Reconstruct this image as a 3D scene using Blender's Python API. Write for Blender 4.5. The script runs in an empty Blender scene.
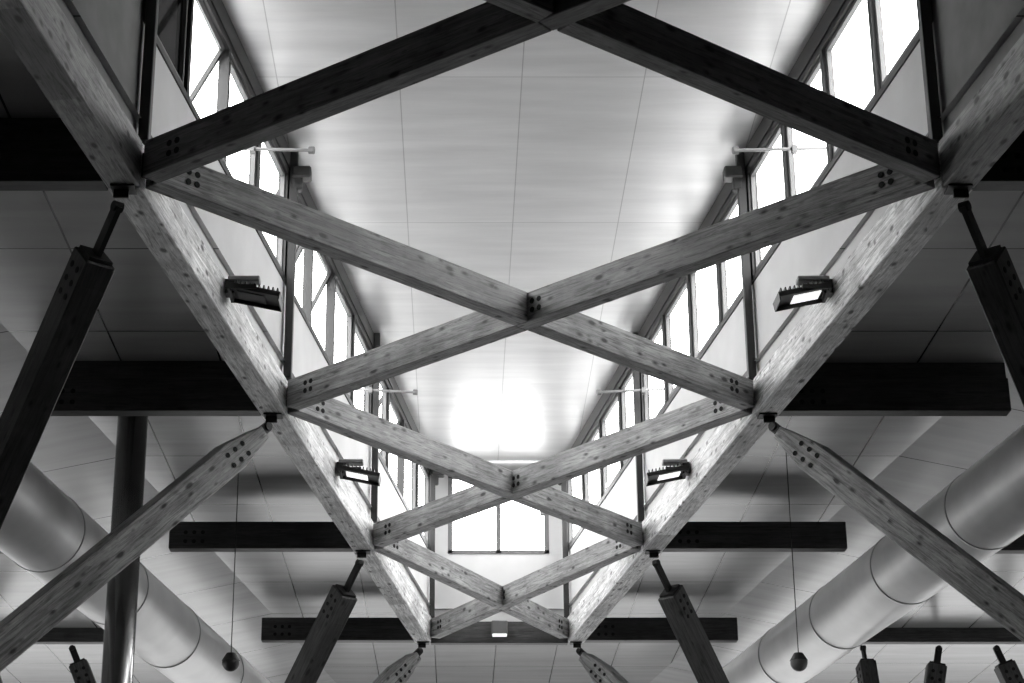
import bpy, bmesh, math, random
from mathutils import Vector, Matrix
random.seed(4)
S = bpy.context.scene
COL = S.collection
S.view_settings.view_transform = 'Standard'
Z0 = 1.6            # eye height
ZG = 9.6            # timber grid level
NY = [10.09, 16.56, 23.03, 29.50, 35.97]
def hw(y): return 3.665 - 0.1244*(y-16.56)

# ------------------------------------------------------------ materials
def newmat(name):
    m = bpy.data.materials.new(name); m.use_nodes = True
    nt = m.node_tree
    return m, nt, nt.nodes['Principled BSDF']
def N(nt, t, **kw):
    n = nt.nodes.new(t)
    for k, v in kw.items():
        try: n.inputs[k].default_value = v
        except Exception: setattr(n, k, v)
    return n
def ramp(nt, src, stops):
    r = nt.nodes.new('ShaderNodeValToRGB')
    while len(r.color_ramp.elements) < len(stops): r.color_ramp.elements.new(0.5)
    for e, (p, c) in zip(r.color_ramp.elements, stops):
        e.position = p; e.color = (c, c, c, 1)
    nt.links.new(src, r.inputs[0]); return r
def mul(nt, a, b, f=1.0):
    m = nt.nodes.new('ShaderNodeMixRGB'); m.blend_type = 'MULTIPLY'; m.inputs[0].default_value = f
    nt.links.new(a, m.inputs[1]); nt.links.new(b, m.inputs[2]); return m

def wood(name, base, seed, knot=0.95):
    m, nt, p = newmat(name)
    tc = N(nt, 'ShaderNodeTexCoord')
    oi = N(nt, 'ShaderNodeObjectInfo')
    off = nt.nodes.new('ShaderNodeVectorMath'); off.operation = 'MULTIPLY_ADD'
    comb = nt.nodes.new('ShaderNodeCombineXYZ')
    for i in range(3): nt.links.new(oi.outputs['Random'], comb.inputs[i])
    off.inputs[1].default_value = (37, 11, 23)
    nt.links.new(comb.outputs[0], off.inputs[0]); nt.links.new(tc.outputs['Object'], off.inputs[2])
    V = off.outputs[0]
    mp = N(nt, 'ShaderNodeMapping'); mp.inputs['Scale'].default_value = (1.4, 20, 20); mp.inputs['Location'].default_value = (seed, seed*2, 0)
    nt.links.new(V, mp.inputs['Vector'])
    n1 = N(nt, 'ShaderNodeTexNoise', Scale=1.8, Detail=9.0, Roughness=0.72, Distortion=0.9)
    nt.links.new(mp.outputs[0], n1.inputs['Vector'])
    r1 = ramp(nt, n1.outputs[0], [(0.36, base*0.38), (0.5, base*0.95), (0.64, base*1.35)])
    mp2 = N(nt, 'ShaderNodeMapping'); mp2.inputs['Scale'].default_value = (0.5, 0.01, 22)
    nt.links.new(V, mp2.inputs['Vector'])
    n2 = N(nt, 'ShaderNodeTexVoronoi', Scale=1.0, Randomness=0.6)
    nt.links.new(mp2.outputs[0], n2.inputs['Vector'])
    s2 = nt.nodes.new('ShaderNodeSeparateColor'); nt.links.new(n2.outputs['Color'], s2.inputs[0])
    r2 = ramp(nt, s2.outputs[0], [(0.0, 0.66), (1.0, 1.0)])
    mp3 = N(nt, 'ShaderNodeMapping'); mp3.inputs['Scale'].default_value = (4.6, 10, 10); mp3.inputs['Location'].default_value = (seed*3, 0.3, seed)
    nt.links.new(V, mp3.inputs['Vector'])
    v = N(nt, 'ShaderNodeTexVoronoi', Scale=1.0, Randomness=1.0)
    nt.links.new(mp3.outputs[0], v.inputs['Vector'])
    sep = nt.nodes.new('ShaderNodeSeparateColor'); nt.links.new(v.outputs['Color'], sep.inputs[0])
    ma = nt.nodes.new('ShaderNodeMath'); ma.operation = 'MULTIPLY_ADD'; ma.inputs[1].default_value = 0.38
    nt.links.new(sep.outputs[0], ma.inputs[0]); nt.links.new(v.outputs['Distance'], ma.inputs[2])
    r3 = ramp(nt, ma.outputs[0], [(0.21, 0.08), (0.28, 0.45), (0.42, 1.0)])
    n4 = N(nt, 'ShaderNodeTexNoise', Scale=1.8, Detail=5.0, Roughness=0.6)
    nt.links.new(V, n4.inputs['Vector'])
    r4 = ramp(nt, n4.outputs[0], [(0.38, 0.58), (0.58, 1.0)])
    a = mul(nt, r1.outputs[0], r2.outputs[0]); b = mul(nt, a.outputs[0], r3.outputs[0], knot); c = mul(nt, b.outputs[0], r4.outputs[0], 0.75)
    nt.links.new(c.outputs[0], p.inputs['Base Color'])
    p.inputs['Roughness'].default_value = 0.55
    bp = N(nt, 'ShaderNodeBump', Strength=0.15, Distance=0.01)
    nt.links.new(n1.outputs[0], bp.inputs['Height']); nt.links.new(bp.outputs[0], p.inputs['Normal'])
    return m
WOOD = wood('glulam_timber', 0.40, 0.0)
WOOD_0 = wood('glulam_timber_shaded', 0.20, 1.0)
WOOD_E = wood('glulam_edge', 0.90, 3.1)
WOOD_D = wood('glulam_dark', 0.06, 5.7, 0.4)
WOOD_S = wood('glulam_strut', 0.42, 8.2)
WOOD_SD = wood('glulam_strut_shaded', 0.08, 9.2)  # dark copy of the strut wood, shade of front faces put into the colour

def plain(name, c, rough=0.5, metal=0.0, nz=0.12, sc=3.0):
    m, nt, p = newmat(name)
    tc = N(nt, 'ShaderNodeTexCoord')
    n1 = N(nt, 'ShaderNodeTexNoise', Scale=sc, Detail=5.0)
    nt.links.new(tc.outputs['Object'], n1.inputs['Vector'])
    r = ramp(nt, n1.outputs[0], [(0.3, c*(1-nz)), (0.7, c*(1+nz))])
    nt.links.new(r.outputs[0], p.inputs['Base Color'])
    p.inputs['Roughness'].default_value = rough; p.inputs['Metallic'].default_value = metal
    return m
STEEL_D = plain('dark_steel', 0.012, 0.5, 0.2)
BLACK = plain('black_recess', 0.003, 0.9)
FRAME = plain('dark_frame', 0.025, 0.5)
FRAME_G = plain('grey_frame', 0.10, 0.5)
FRAME_P = plain('pale_frame', 0.14, 0.5)
WHITE = plain('white_panel', 0.56, 0.6, 0, 0.08, 1.2)
PALE = plain('grey_metal', 0.20, 0.4, 0.2)
COLM = plain('grey_column', 0.22, 0.2, 0.9)
CONC = plain('concrete', 0.2, 0.85)
FLOORM = plain('floor_grey', 0.11, 0.5)
DARKW = plain('dark_wall', 0.03, 0.8)

def panelmat(name, base, bw, rh, rough, seam, metal=0.0, mort=0.011, var=0.06, spec=0.5, lo=0.8):
    m, nt, p = newmat(name)
    tc = N(nt, 'ShaderNodeTexCoord')
    br = N(nt, 'ShaderNodeTexBrick'); br.offset = 0.0; br.squash = 1.0
    br.inputs['Scale'].default_value = 1.0
    br.inputs['Brick Width'].default_value = bw; br.inputs['Row Height'].default_value = rh
    br.inputs['Mortar Size'].default_value = mort; br.inputs['Mortar Smooth'].default_value = 0.1
    br.inputs['Color1'].default_value = (base*(1-var),)*3+(1,); br.inputs['Color2'].default_value = (base*(1+var),)*3+(1,)
    br.inputs['Mortar'].default_value = (seam,)*3+(1,)
    nt.links.new(tc.outputs['Object'], br.inputs['Vector'])
    mp = N(nt, 'ShaderNodeMapping'); mp.inputs['Scale'].default_value = (0.35, 2.6, 1)
    nt.links.new(tc.outputs['Object'], mp.inputs['Vector'])
    n1 = N(nt, 'ShaderNodeTexNoise', Scale=1.0, Detail=7.0, Roughness=0.62)
    nt.links.new(mp.outputs[0], n1.inputs['Vector'])
    r = ramp(nt, n1.outputs[0], [(0.3, lo), (0.7, 1.0)])
    c = mul(nt, br.outputs[0], r.outputs[0])
    nt.links.new(c.outputs[0], p.inputs['Base Color'])
    p.inputs['Roughness'].default_value = rough
    p.inputs['Metallic'].default_value = metal
    p.inputs['Specular IOR Level'].default_value = spec
    return m
CEIL = panelmat('lantern_ceiling_panels', 0.70, 1.45, 4.2, 0.37, 0.44, metal=0.45, mort=0.007, var=0.035, lo=0.80)
SIDE = panelmat('side_ceiling_panels', 0.44, 1.22, 2.44, 0.26, 0.07, mort=0.012, spec=0.6)
SOFF = panelmat('sloped_soffit_panels', 0.50, 60.0, 2.44, 0.26, 0.08, mort=0.012, spec=0.6)

def ductmat():
    m, nt, p = newmat('galvanised_duct')
    tc = N(nt, 'ShaderNodeTexCoord')
    n1 = N(nt, 'ShaderNodeTexNoise', Scale=1.5, Detail=4.0)
    nt.links.new(tc.outputs['Object'], n1.inputs['Vector'])
    r = ramp(nt, n1.outputs[0], [(0.3, 0.60), (0.7, 0.72)])
    nt.links.new(r.outputs[0], p.inputs['Base Color'])
    p.inputs['Roughness'].default_value = 0.40; p.inputs['Metallic'].default_value = 0.3
    return m
DUCT = ductmat()
BAND = plain('duct_band_metal', 0.42, 0.4, 0.3)
def emis(name, c, s):
    m, nt, p = newmat(name)
    p.inputs['Base Color'].default_value = (c, c, c, 1)
    p.inputs['Emission Color'].default_value = (1, 1, 1, 1); p.inputs['Emission Strength'].default_value = s
    return m
LAMP_ON = emis('lamp_glass_lit', 0.8, 1.0)
LAMP_DIM = emis('lamp_glass_dim', 0.05, 0.0)
def glassmat(name, tr, gl):
    m = bpy.data.materials.new(name); m.use_nodes = True
    nt = m.node_tree; nt.nodes.clear()
    o = nt.nodes.new('ShaderNodeOutputMaterial'); t = nt.nodes.new('ShaderNodeBsdfTransparent'); g = nt.nodes.new('ShaderNodeBsdfGlossy')
    t.inputs[0].default_value = (tr, tr, tr, 1); g.inputs['Roughness'].default_value = 0.05
    mx = nt.nodes.new('ShaderNodeMixShader'); mx.inputs[0].default_value = gl
    nt.links.new(t.outputs[0], mx.inputs[1]); nt.links.new(g.outputs[0], mx.inputs[2]); nt.links.new(mx.outputs[0], o.inputs[0])
    return m
GLASS = glassmat('window_glass', 0.95, 0.05)
GLASS_T = glassmat('tinted_glass', 0.05, 0.05)
GLASS_M = glassmat('half_tinted_glass', 0.06, 0.05)
GLASS_H = glassmat('hall_fill_glass', 0.40, 0.04)  # transparency sets how much fill the unseen hall glazing lets in

# ------------------------------------------------------------ helpers
def mkobj(name, bm, mat, parent=None, smooth=False):
    me = bpy.data.meshes.new(name); bm.normal_update(); bm.to_mesh(me); bm.free()
    me.materials.append(mat)
    if smooth:
        for f in me.polygons: f.use_smooth = True
    o = bpy.data.objects.new(name, me); COL.objects.link(o)
    if parent: o.parent = parent
    return o
def top(o, label, cat, group=None):
    o['label'] = label; o['category'] = cat
    if group: o['group'] = group
    return o
def addbox(bm, c, s, R=None):
    r = bmesh.ops.create_cube(bm, size=1.0)
    M = Matrix.Translation(c) @ (R.to_4x4() if R else Matrix()) @ Matrix.Diagonal((s[0], s[1], s[2], 1))
    bmesh.ops.transform(bm, matrix=M, verts=r['verts']); return r['verts']
def addcyl(bm, a, b, r, seg=16, r2=None):
    a = Vector(a); b = Vector(b); d = b-a
    q = d.to_track_quat('Z', 'Y').to_matrix().to_4x4()
    M = Matrix.Translation((a+b)/2) @ q
    bmesh.ops.create_cone(bm, cap_ends=True, segments=seg, radius1=r, radius2=r if r2 is None else r2, depth=d.length, matrix=M)
def bevel(bm, w, seg=1):
    bmesh.ops.bevel(bm, geom=bm.edges[:], offset=w, segments=seg, affect='EDGES', clamp_overlap=True)
def frame(P, Q):
    P = Vector(P); Q = Vector(Q); x = (Q-P).normalized(); up = Vector((0, 0, 1))
    y = up.cross(x).normalized(); z = x.cross(y)
    R = Matrix((x, y, z)).transposed().to_4x4(); R.translation = (P+Q)/2
    return R, (Q-P).length
def bolt_mesh(r, L):
    bm = bmesh.new(); addcyl(bm, (0, -L/2, 0), (0, L/2, 0), r, 14)
    me = bpy.data.meshes.new('bolt'); bm.to_mesh(me); bm.free(); me.materials.append(BLACK); return me
BM = {}
def bolts(parent, xs, zs, b, r=0.031):
    key = (round(b, 3), r)
    if key not in BM: BM[key] = bolt_mesh(r, b+0.012)
    for x in xs:
        for z in zs:
            o = bpy.data.objects.new('bolt', BM[key]); COL.objects.link(o); o.parent = parent; o.location = (x, 0, z)
def beam(name, P, Q, b, d, mat, bev=0.008):
    R, L = frame(P, Q)
    bm = bmesh.new(); addbox(bm, (0, 0, 0), (L, b, d)); bevel(bm, bev)
    o = mkobj(name, bm, mat); o.matrix_world = R
    return o, L

# ------------------------------------------------------------ diagrid
XB = 0.20
def node(i, s): return Vector((s*(hw(NY[i])-0.03), NY[i], ZG))
for i in range(4):
    XD = 0.36 if i == 0 else 0.34
    a, b = hw(NY[i]), hw(NY[i+1]); t = a/(a+b)
    C = Vector((0, NY[i]+t*(NY[i+1]-NY[i]), ZG))
    for k, (n, s) in enumerate(((i, -1), (i, 1), (i+1, -1), (i+1, 1))):
        P = node(n, s); d = (C-P).normalized()
        A = P + d*0.10
        B = C + d*0.10 if k == 1 else C - d*0.102
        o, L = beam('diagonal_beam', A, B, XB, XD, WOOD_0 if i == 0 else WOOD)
        e = L/2
        bolts(o, (-e+0.34, -e+0.44), (-0.05, 0.05), XB)
        if k == 1: bolts(o, (e-0.26, e-0.36), (-0.05, 0.05), XB)
        bm = bmesh.new(); addbox(bm, (-e-0.03, 0, 0), (0.16, 0.03, 0.24))
        mkobj('steel_plate', bm, STEEL_D, o)
        top(o, ('shaded ' if i == 0 else '')+'knotty glulam timber diagonal beam with bolted ends in crossing roof grid', 'beam', 'crossing diagonal roof beams')
for s in (-1, 1):
    for i in range(4):
        g = 0.012
        P = Vector((s*(hw(NY[i])+0.14), NY[i]+g, ZG)); Q = Vector((s*(hw(NY[i+1])+0.14), NY[i+1]-g, ZG))
        o, L = beam('edge_beam', P, Q, 0.30, 0.46, WOOD if i == 0 else WOOD_E)  # nearest pair use a darker wood, their dimness is put into the colour
        top(o, 'pale knotty glulam edge beam running along base of glazed roof lantern', 'beam', 'edge beams of roof lantern')
    for i in range(1, 5):
        bm = bmesh.new(); addbox(bm, (0, 0, 0), (0.22, 0.20, 0.02)); addbox(bm, (s*0.02, 0, -0.045), (0.14, 0.03, 0.08)); bevel(bm, 0.004)
        o = mkobj('node_plate', bm, STEEL_D); o.location = (s*(hw(NY[i])+0.14), NY[i], ZG-0.242)
        top(o, 'dark steel node plate under edge beam joint', 'plate', 'steel node plates')
for s in (-1, 1):
    for i in range(5):
        y = NY[i]; x0 = hw(y)+0.30; x1 = hw(y)+3.08
        o, L = beam('side_beam', (s*x0, y, ZG), (s*x1, y, ZG), 0.22, 0.42, WOOD_D)
        bolts(o, (-L/2+0.25, -L/2+0.38, -L/2+0.51) if s > 0 else (L/2-0.25, L/2-0.38, L/2-0.51), (-0.1, 0.04), 0.22)
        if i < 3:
            bm = bmesh.new(); addbox(bm, (0, 0.03, 0.325), (L-0.01, 0.14, 0.22)); mkobj('gap_shade', bm, WOOD_D, o)  # dark block added in place of shade between beam and ceiling
        top(o, 'dark timber cross beam under side ceiling', 'beam', 'dark side cross beams')
        o, L = beam('side_beam', (s*(hw(y)+5.15), y, ZG-0.02), (s*(hw(y)+11), y, ZG-0.02), 0.22, 0.44, WOOD_D)
        top(o, 'dark timber cross beam beyond ventilation duct', 'beam', 'dark outer cross beams')
o, L = beam('end_beam', (-(hw(NY[4])), NY[4]+0.18, ZG-0.02), (hw(NY[4]), NY[4]+0.18, ZG-0.02), 0.2, 0.4, WOOD_D)
top(o, 'dark timber beam closing the end of roof lantern', 'beam')

# ------------------------------------------------------------ struts
def strut(top_pt, bot_pt, tag, wood_mat=WOOD_S, sec=(0.30, 0.36), neck=0.62, taper=False):
    T = Vector(top_pt); B = Vector(bot_pt); d = (B-T).normalized()
    A = T + d*neck
    R, L = frame(A, B)
    bm = bmesh.new()
    if taper:
        tl = 0.55; zz = 0.45
        prof = [(-L/2, -sec[1]/2*zz), (-L/2+tl, -sec[1]/2), (L/2, -sec[1]/2), (L/2, sec[1]/2), (-L/2+tl, sec[1]/2), (-L/2, sec[1]/2*zz)]
        va = [bm.verts.new((x, -sec[0]/2, z)) for x, z in prof]; vb = [bm.verts.new((x, sec[0]/2, z)) for x, z in prof]
        bm.faces.new(va); bm.faces.new(vb[::-1]); n = len(prof)
        for q in range(n): bm.faces.new((va[(q+1) % n], va[q], vb[q], vb[(q+1) % n]))
        bmesh.ops.recalc_face_normals(bm, faces=bm.faces[:])
    else:
        addbox(bm, (0, 0, 0), (L, sec[0], sec[1]))
    bevel(bm, 0.012)
    o = mkobj('diagonal_strut', bm, wood_mat); o.matrix_world = R
    st = 0.4 if taper else 0.14
    bolts(o, (-L/2+st, -L/2+st+0.14, -L/2+st+0.28), (-0.07, 0.07), sec[0], 0.031)
    bm = bmesh.new()
    addbox(bm, (-L/2-neck/2+0.05, 0, 0), (neck-0.02, 0.05, 0.12))
    addcyl(bm, (-L/2-neck+0.08, -0.045, 0), (-L/2-neck+0.08, 0.045, 0), 0.05, 20)
    if not taper: addbox(bm, (-L/2-0.015, 0, 0), (0.04, 0.24, 0.28))
    mkobj('steel_end', bm, STEEL_D, o)
    top(o, tag, 'strut', 'sloping roof struts')
    return o
def pier(x, y, h, label, r=0.3, w=(0.5, 0.5)):
    bm = bmesh.new(); addcyl(bm, (0, 0, 0), (0, 0, h-0.1), r, 32); addbox(bm, (0, 0, h-0.05), (w[0], w[1], 0.1))
    o = mkobj('pier', bm, CONC); o.location = (x, y, 0)
    top(o, label, 'column', 'concrete piers')
for s in (-1, 1):
    for (i, j) in ((1, 2), (3, 4)):
        ym = (NY[i]+NY[j])/2; Bp = (s*(hw(ym)+2.95), ym, 5.18)
        for n in (i, j):
            dy = 0.30 if n == i else -0.30
            strut((s*(hw(NY[n])+0.16), NY[n], ZG-0.34), (Bp[0], Bp[1]-dy, Bp[2]),
                  'dark glulam timber strut with steel tip propping the edge beam node' if n == i else 'tapered pale glulam timber strut propping the edge beam node',
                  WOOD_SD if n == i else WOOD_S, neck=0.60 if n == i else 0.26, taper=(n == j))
        pier(Bp[0], Bp[1], 5.05, 'round concrete pier carrying two timber struts', 0.32, (0.5, 1.1))
for s, k, lean, dy in ((1, 5.35, 0.1, -1.2), (1, 6.75, -0.9, 0.05), (1, 7.75, 1.6, 0.05), (-1, 6.55, -1.9, 0.05), (-1, 8.2, -1.6, 0.05)):
    y = 35.97; x = s*(hw(y)+k); x2 = x+s*lean; yy = y+dy
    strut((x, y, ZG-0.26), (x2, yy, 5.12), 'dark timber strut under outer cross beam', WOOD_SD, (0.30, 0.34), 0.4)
    pier(x2, yy, 5.05, 'round concrete pier carrying one timber strut', 0.26)

bm = bmesh.new(); addcyl(bm, (0, 0, 0), (0, 0, 9.98), 0.195, 40); addcyl(bm, (0, 0, 0), (0, 0, 0.03), 0.32, 40); addcyl(bm, (0, 0, 9.98), (0, 0, 10.03), 0.2, 40)
o = mkobj('round_column', bm, COLM); o.location = (-4.97, 24.6, 0)
for f in o.data.polygons: f.use_smooth = abs(f.normal.z) < 0.5
top(o, 'smooth dark grey round metal column rising to side ceiling', 'column')

# ------------------------------------------------------------ ducts
RD = 0.54
for s, hh in ((-1, 6.95), (1, 7.25)):
    k = 3.6
    P = Vector((s*(hw(9)+k), 9, hh+Z0)); Q = Vector((s*(hw(46.8)+k), 46.8, hh+Z0))
    R, L = frame(P, Q)
    bm = bmesh.new()
    bmesh.ops.create_cone(bm, cap_ends=True, segments=64, radius1=RD, radius2=RD, depth=L, matrix=Matrix.Rotation(math.pi/2, 4, 'Y'))
    o = mkobj('ventilation_duct', bm, DUCT, smooth=True); o.matrix_world = R
    for f in o.data.polygons: f.use_smooth = len(f.vertices) == 4
    top(o, 'large round galvanised ventilation duct with joint bands', 'duct', 'ventilation ducts')
    me = None; x = -L/2+1.0
    while x < L/2:
        if me is None:
            bm = bmesh.new()
            bmesh.ops.create_cone(bm, cap_ends=True, segments=64, radius1=RD+0.010, radius2=RD+0.010, depth=0.035, matrix=Matrix.Rotation(math.pi/2, 4, 'Y'))
            b = mkobj('joint_band', bm, BAND, o); me = b.data
            for f in me.polygons: f.use_smooth = len(f.vertices) == 4
        else:
            b = bpy.data.objects.new('joint_band', me); COL.objects.link(b); b.parent = o
        b.location = (x, 0, 0)
        x += 3.1

# ------------------------------------------------------------ room shell
def poly(name, pts, mat, label):
    bm = bmesh.new(); vs = [bm.verts.new(p) for p in pts]; bm.faces.new(vs)
    o = mkobj(name, bm, mat); o['kind'] = 'structure'; o['label'] = label
    return o
Y0, Y1 = -6.0, 47.0
XW = 15.0
ZC = 10.05; ZO = 9.62; ZL = 11.3+Z0; SILL = 9.5+Z0; HEAD = 11.06+Z0
K1, K2 = 3.05, 5.1
poly('floor', [(-XW, Y0, 0), (XW, Y0, 0), (XW, Y1, 0), (-XW, Y1, 0)], FLOORM, 'grey hall floor')
NYE = 36.2
for s in (-1, 1):
    a0, a1 = hw(Y0), hw(Y1)
    pts = [(s*a0, Y0, ZC), (s*(a0+K1), Y0, ZC), (s*(a1+K1), Y1, ZC), (0, Y1, ZC), (0, NYE, ZC), (s*hw(NYE), NYE, ZC)]
    poly('ceiling', pts, SIDE, 'pale panelled side ceiling')
    poly('ceiling', [(s*(a0+K1), Y0, ZC), (s*(a0+K2), Y0, ZO), (s*(a1+K2), Y1, ZO), (s*(a1+K1), Y1, ZC)], SOFF, 'pale sloping soffit panels')
    poly('ceiling', [(s*(a0+K2), Y0, ZO), (s*XW, Y0, ZO), (s*XW, Y1, ZO), (s*(a1+K2), Y1, ZO)], SIDE, 'pale panelled outer ceiling')
poly('ceiling', [(-hw(Y0)-0.2, Y0, ZL), (hw(Y0)+0.2, Y0, ZL), (hw(NYE)+0.2, NYE, ZL), (-hw(NYE)-0.2, NYE, ZL)], CEIL, 'shiny pale panelled lantern ceiling with fine seams')

wn = [0]
def window(P, Q, npane, opened=(), tint=(), fm=None):
    wn[0] += 1
    P = Vector((P[0], P[1], (SILL+HEAD)/2)); Q = Vector((Q[0], Q[1], (SILL+HEAD)/2))
    R, L = frame(P, Q); H = HEAD-SILL
    e = bpy.data.objects.new('window_%d' % wn[0], None); COL.objects.link(e); e.matrix_world = R
    e['kind'] = 'structure'; e['label'] = 'dark framed clerestory window strip'
    bm = bmesh.new()
    addbox(bm, (0, 0, H/2-0.045), (L, 0.12, 0.09)); addbox(bm, (0, 0, -H/2+0.035), (L, 0.12, 0.07))
    w = L/npane
    for k in range(npane+1):
        addbox(bm, (min(max(-L/2+k*w, -L/2+0.04), L/2-0.04), 0, 0), (0.085, 0.12, H-0.02))
    mkobj('frame', bm, fm or FRAME, e)
    for k in range(npane):
        cx = -L/2+(k+0.5)*w
        bm = bmesh.new(); addbox(bm, (cx, 0.02, 0), (w-0.06, 0.008, H-0.12)); mkobj('glass', bm, GLASS_T if k in tint else GLASS, e)
        if fm: continue
        bm = bmesh.new(); ww = w-0.13; hh = H-0.2; t = 0.05
        for sx in (-1, 1): addbox(bm, (sx*(ww/2-t/2), 0, -hh/2), (t, 0.05, hh))
        for zz in (-t/2, -hh+t/2): addbox(bm, (0, 0, zz), (ww, 0.05, t))
        sh = mkobj('sash', bm, FRAME_P if k not in opened else FRAME, e)
        sh.location = (cx, 0, H/2-0.09)
        if k in opened: sh.rotation_euler = (opened[k], 0, 0)
    return e
def wallstrip(name, P, Q, z0, z1, mat, th, label):
    A = Vector((P[0], P[1], (z0+z1)/2)); B = Vector((Q[0], Q[1], (z0+z1)/2)); R, L = frame(A, B)
    bm = bmesh.new(); addbox(bm, (0, 0, 0), (L, th, z1-z0)); o = mkobj(name, bm, mat); o.matrix_world = R
    o['kind'] = 'structure'; o['label'] = label; return o
YB = [Y0, -2.85, 3.62]+NY[:4]+[NYE]
for s, side in ((-1, 'left'), (1, 'right')):
    for i in range(len(YB)-1):
        ya, yb = YB[i], YB[i+1]
        P = (s*(hw(ya)+0.10), ya); Q = (s*(hw(yb)+0.10), yb)
        wallstrip('wall_'+side, P, Q, ZG+0.235, SILL, WHITE if i > 3 else CONC, 0.08, 'white panel upstand below lantern glazing')  # near bays take grey instead of white, dimness put into the colour
        wallstrip('wall_'+side, P, Q, HEAD, ZL+0.05, FRAME, 0.16, 'dark head beam above lantern glazing')
        if i >= 4:
            op = {}
            if s < 0: op = {1: 0.5} if i != 5 else {0: 0.45, 1: 0.45}
            tn = (0,) if (s < 0 and i == 4) else ()
            window(P, Q, 4, op, tn)
        else:
            wallstrip('wall_'+side, P, Q, SILL, HEAD, DARKW if i < 3 else CONC, 0.08, 'unseen solid lantern panel added to keep the near bay dark')  # solid panels added out of view so the nearest beams stay dark
we = hw(NYE)
wallstrip('wall_end', (-we, NYE+0.1), (we, NYE+0.1), ZG-0.2, SILL, WHITE, 0.08, 'white panel below end window')
wallstrip('wall_end', (-we, NYE+0.1), (we, NYE+0.1), HEAD, ZL+0.05, PALE, 0.1, 'head above end window')
for s in (-1, 1): wallstrip('wall_end', (s*(we-0.28), NYE+0.1), (s*we, NYE+0.1), SILL, HEAD, WHITE, 0.08, 'white panel beside end window')
window((-we+0.28, NYE+0.1), (we-0.28, NYE+0.1), 2, (), (), FRAME_P)
poly('wall_front', [(-hw(Y0)-.2, Y0, 0), (hw(Y0)+.2, Y0, 0), (hw(Y0)+.2, Y0, ZL), (-hw(Y0)-.2, Y0, ZL)], DARKW, 'dark wall')
for s, side in ((-1, 'left'), (1, 'right')):
    x = s*XW; ys = 19 if s < 0 else 24
    poly('wall_'+side, [(x, Y0, 0), (x, ys, 0), (x, ys, ZC), (x, Y0, ZC)], DARKW, 'dark hall wall')
    poly('wall_'+side, [(x, ys, 5.2), (x, Y1, 5.2), (x, Y1, ZC), (x, ys, ZC)], DARKW, 'dark hall wall above glazing')
    poly('wall_'+side, [(x, ys, 0), (x, Y1, 0), (x, Y1, 1.0), (x, ys, 1.0)], DARKW, 'dark hall wall below glazing')
    wn[0] += 1
    poly('window_%d' % wn[0], [(x, ys, 1.0), (x, Y1, 1.0), (x, Y1, 5.2), (x, ys, 5.2)], GLASS_H, 'unseen hall glazing added as soft fill light')  # out-of-view glazing added to give the sides mild fill light
    poly('wall_front', [(s*hw(Y0), Y0, 0), (s*XW, Y0, 0), (s*XW, Y0, ZC), (s*hw(Y0), Y0, ZC)], DARKW, 'dark wall')
poly('wall_back', [(-XW, Y1, 0), (XW, Y1, 0), (XW, Y1, 2.0), (-XW, Y1, 2.0)], DARKW, 'dark hall end wall below glazing')
poly('wall_back', [(-XW, Y1, 7.8), (XW, Y1, 7.8), (XW, Y1, ZC), (-XW, Y1, ZC)], DARKW, 'dark hall end wall above glazing')
wn[0] += 1
poly('window_%d' % wn[0], [(-XW, Y1, 2.0), (XW, Y1, 2.0), (XW, Y1, 7.8), (-XW, Y1, 7.8)], GLASS_H, 'unseen hall glazing added as soft fill light')  # out-of-view glazing put in so light rakes the side ceilings

for s in (-1, 1):
    for i in range(1, 5):
        y = NY[i]
        bm = bmesh.new()
        addbox(bm, (0, 0, (ZG+0.235+ZL)/2), (0.10, 0.13, ZL-ZG-0.235)); bevel(bm, 0.006)
        o = mkobj('lantern_post', bm, FRAME); o.location = (s*(hw(y)-0.02), y, 0)
        top(o, 'slim dark steel post of glazed roof lantern', 'post', 'lantern posts')
        bm = bmesh.new()
        addbox(bm, (-s*0.10, 0, HEAD-0.06), (0.24, 0.20, 0.16)); addbox(bm, (-s*0.05, 0, HEAD-0.2), (0.12, 0.14, 0.2)); bevel(bm, 0.02)
        mkobj('post_bracket', bm, FRAME, o)
for s in (-1, 1):
    for y, h in ((20.9, 10.3), (29.2, 10.25), (34.6, 9.85)):
        x = s*(hw(y)+0.05)
        bm = bmesh.new(); addcyl(bm, (s*0.5, 0.1, 0.07), (-s*0.70, -0.1, -0.06), 0.02, 12); addcyl(bm, (-s*0.70, -0.1, -0.06), (-s*0.76, -0.11, -0.067), 0.045, 12); addbox(bm, (-s*0.03, 0, 0), (0.06, 0.10, 0.08))
        o = mkobj('window_actuator', bm, PALE); o.location = (x, y, h+Z0)
        top(o, 'thin grey metal window opener rod crossing the glazing', 'rod', 'window opener rods')

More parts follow.
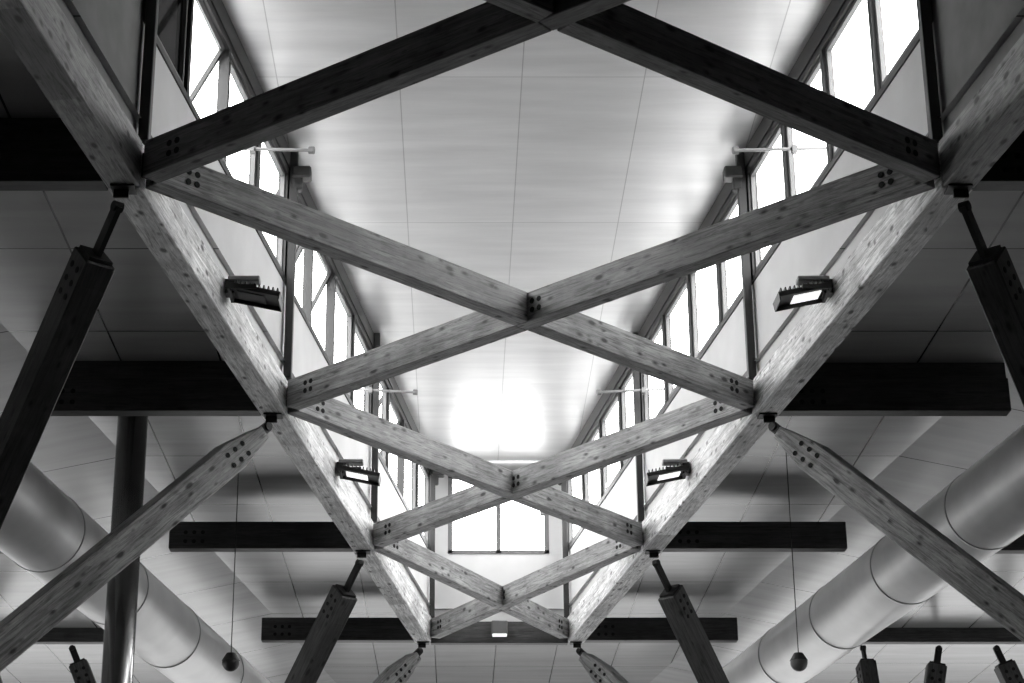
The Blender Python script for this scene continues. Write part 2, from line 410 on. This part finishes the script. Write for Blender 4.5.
# ------------------------------------------------------------ floodlights
def flood(loc, s, lit):
    e = bpy.data.objects.new('floodlight', None); COL.objects.link(e); e.location = loc
    top(e, 'black box floodlight with cooling fins bracketed to timber beam'+(', glowing' if lit else ', unlit'), 'floodlight', 'floodlights on beams')
    dx = -s
    M = Matrix.Translation((dx*0.34, 0, -0.02)) @ Matrix.Rotation(math.radians(12)*dx, 4, 'Y') @ Matrix.Rotation(math.radians(2), 4, 'X')
    bm = bmesh.new()
    addbox(bm, (0, 0, 0), (0.54, 0.38, 0.055))
    for k in range(10): addbox(bm, (-0.225+k*0.05, 0, 0.05), (0.014, 0.32, 0.05))
    addbox(bm, (0, 0.185, -0.045), (0.54, 0.012, 0.05)); addbox(bm, (0.264, 0, -0.045), (0.012, 0.36, 0.05)); addbox(bm, (-0.264, 0, -0.045), (0.012, 0.36, 0.05))
    bevel(bm, 0.003)
    h = mkobj('housing', bm, STEEL_D, e); h.matrix_local = M
    bm = bmesh.new(); addbox(bm, (s*0.05, 0.0, -0.033), (0.30, 0.24, 0.014))
    h = mkobj('lamp_glass', bm, LAMP_ON if lit else LAMP_DIM, e); h.matrix_local = M
    bm = bmesh.new()
    addbox(bm, (dx*0.05, 0, 0.06), (0.10, 0.14, 0.16)); addbox(bm, (dx*0.2, 0.2, 0.0), (0.30, 0.015, 0.05)); addbox(bm, (dx*0.2, -0.2, 0.0), (0.30, 0.015, 0.05)); addbox(bm, (dx*0.05, 0, 0.0), (0.02, 0.41, 0.05))
    mkobj('bracket', bm, STEEL_D, e)
    bm = bmesh.new(); addbox(bm, (dx*0.20, 0, 0.15), (0.34, 0.16, 0.06)); bevel(bm, 0.012)
    mkobj('driver_box', bm, PALE, e)
for s in (-1, 1):
    for y, lit in ((19.8, s > 0), (26.35, True)):
        flood((s*(hw(y)-0.02), y, ZG+0.05), s, lit)
e = bpy.data.objects.new('floodlight', None); COL.objects.link(e); e.location = (0.0, NY[4]-0.06, ZG+0.02)
top(e, 'small square floodlight fixed to the end beam, glowing', 'floodlight', 'floodlights on beams')
bm = bmesh.new(); addbox(bm, (0, 0, 0), (0.3, 0.18, 0.26)); bevel(bm, 0.02); mkobj('housing', bm, FRAME_G, e)
bm = bmesh.new(); addbox(bm, (0, -0.03, -0.135), (0.26, 0.2, 0.012)); mkobj('lamp_glass', bm, LAMP_ON, e)
bm = bmesh.new(); addbox(bm, (0, 0.1, 0.1), (0.08, 0.1, 0.1)); mkobj('bracket', bm, STEEL_D, e)

# ------------------------------------------------------------ hanging sensors
for s in (-1, 1):
    x = s*3.78; y = 26.4
    e = bpy.data.objects.new('hanging_sensor', None); COL.objects.link(e); e.location = (x, y, 7.03)
    top(e, 'small round dome sensor hanging on a thin cable', 'sensor', 'hanging dome sensors')
    bm = bmesh.new(); addcyl(bm, (0, 0, 0.12), (0, 0, ZC-7.03), 0.007, 6); mkobj('cable', bm, STEEL_D, e)
    bm = bmesh.new(); bmesh.ops.create_uvsphere(bm, u_segments=28, v_segments=16, radius=0.115)
    mkobj('dome', bm, FRAME if s < 0 else FRAME_P, e, smooth=True)
    bm = bmesh.new(); addcyl(bm, (0, 0, 0.03), (0, 0, 0.13), 0.12, 28, 0.06); mkobj('cap', bm, FRAME, e)

# ------------------------------------------------------------ light
w = bpy.data.worlds.new('sky'); S.world = w; w.use_nodes = True
nt = w.node_tree; bg = nt.nodes['Background']
tc = nt.nodes.new('ShaderNodeTexCoord'); sx = nt.nodes.new('ShaderNodeSeparateXYZ'); nt.links.new(tc.outputs['Generated'], sx.inputs[0])
r = ramp(nt, sx.outputs[2], [(0.0, 0.42), (0.05, 1.0)])
nt.links.new(r.outputs[0], bg.inputs[0]); bg.inputs[1].default_value = 12.5

cam = bpy.data.cameras.new('camera'); co = bpy.data.objects.new('camera', cam); COL.objects.link(co)
co.location = (-0.756, 0, Z0); co.rotation_euler = (math.radians(90+20.75), 0, 0)
cam.sensor_width = 36; cam.lens = 2000/1024*36; cam.shift_x = 54/1024; cam.clip_end = 200
S.camera = co
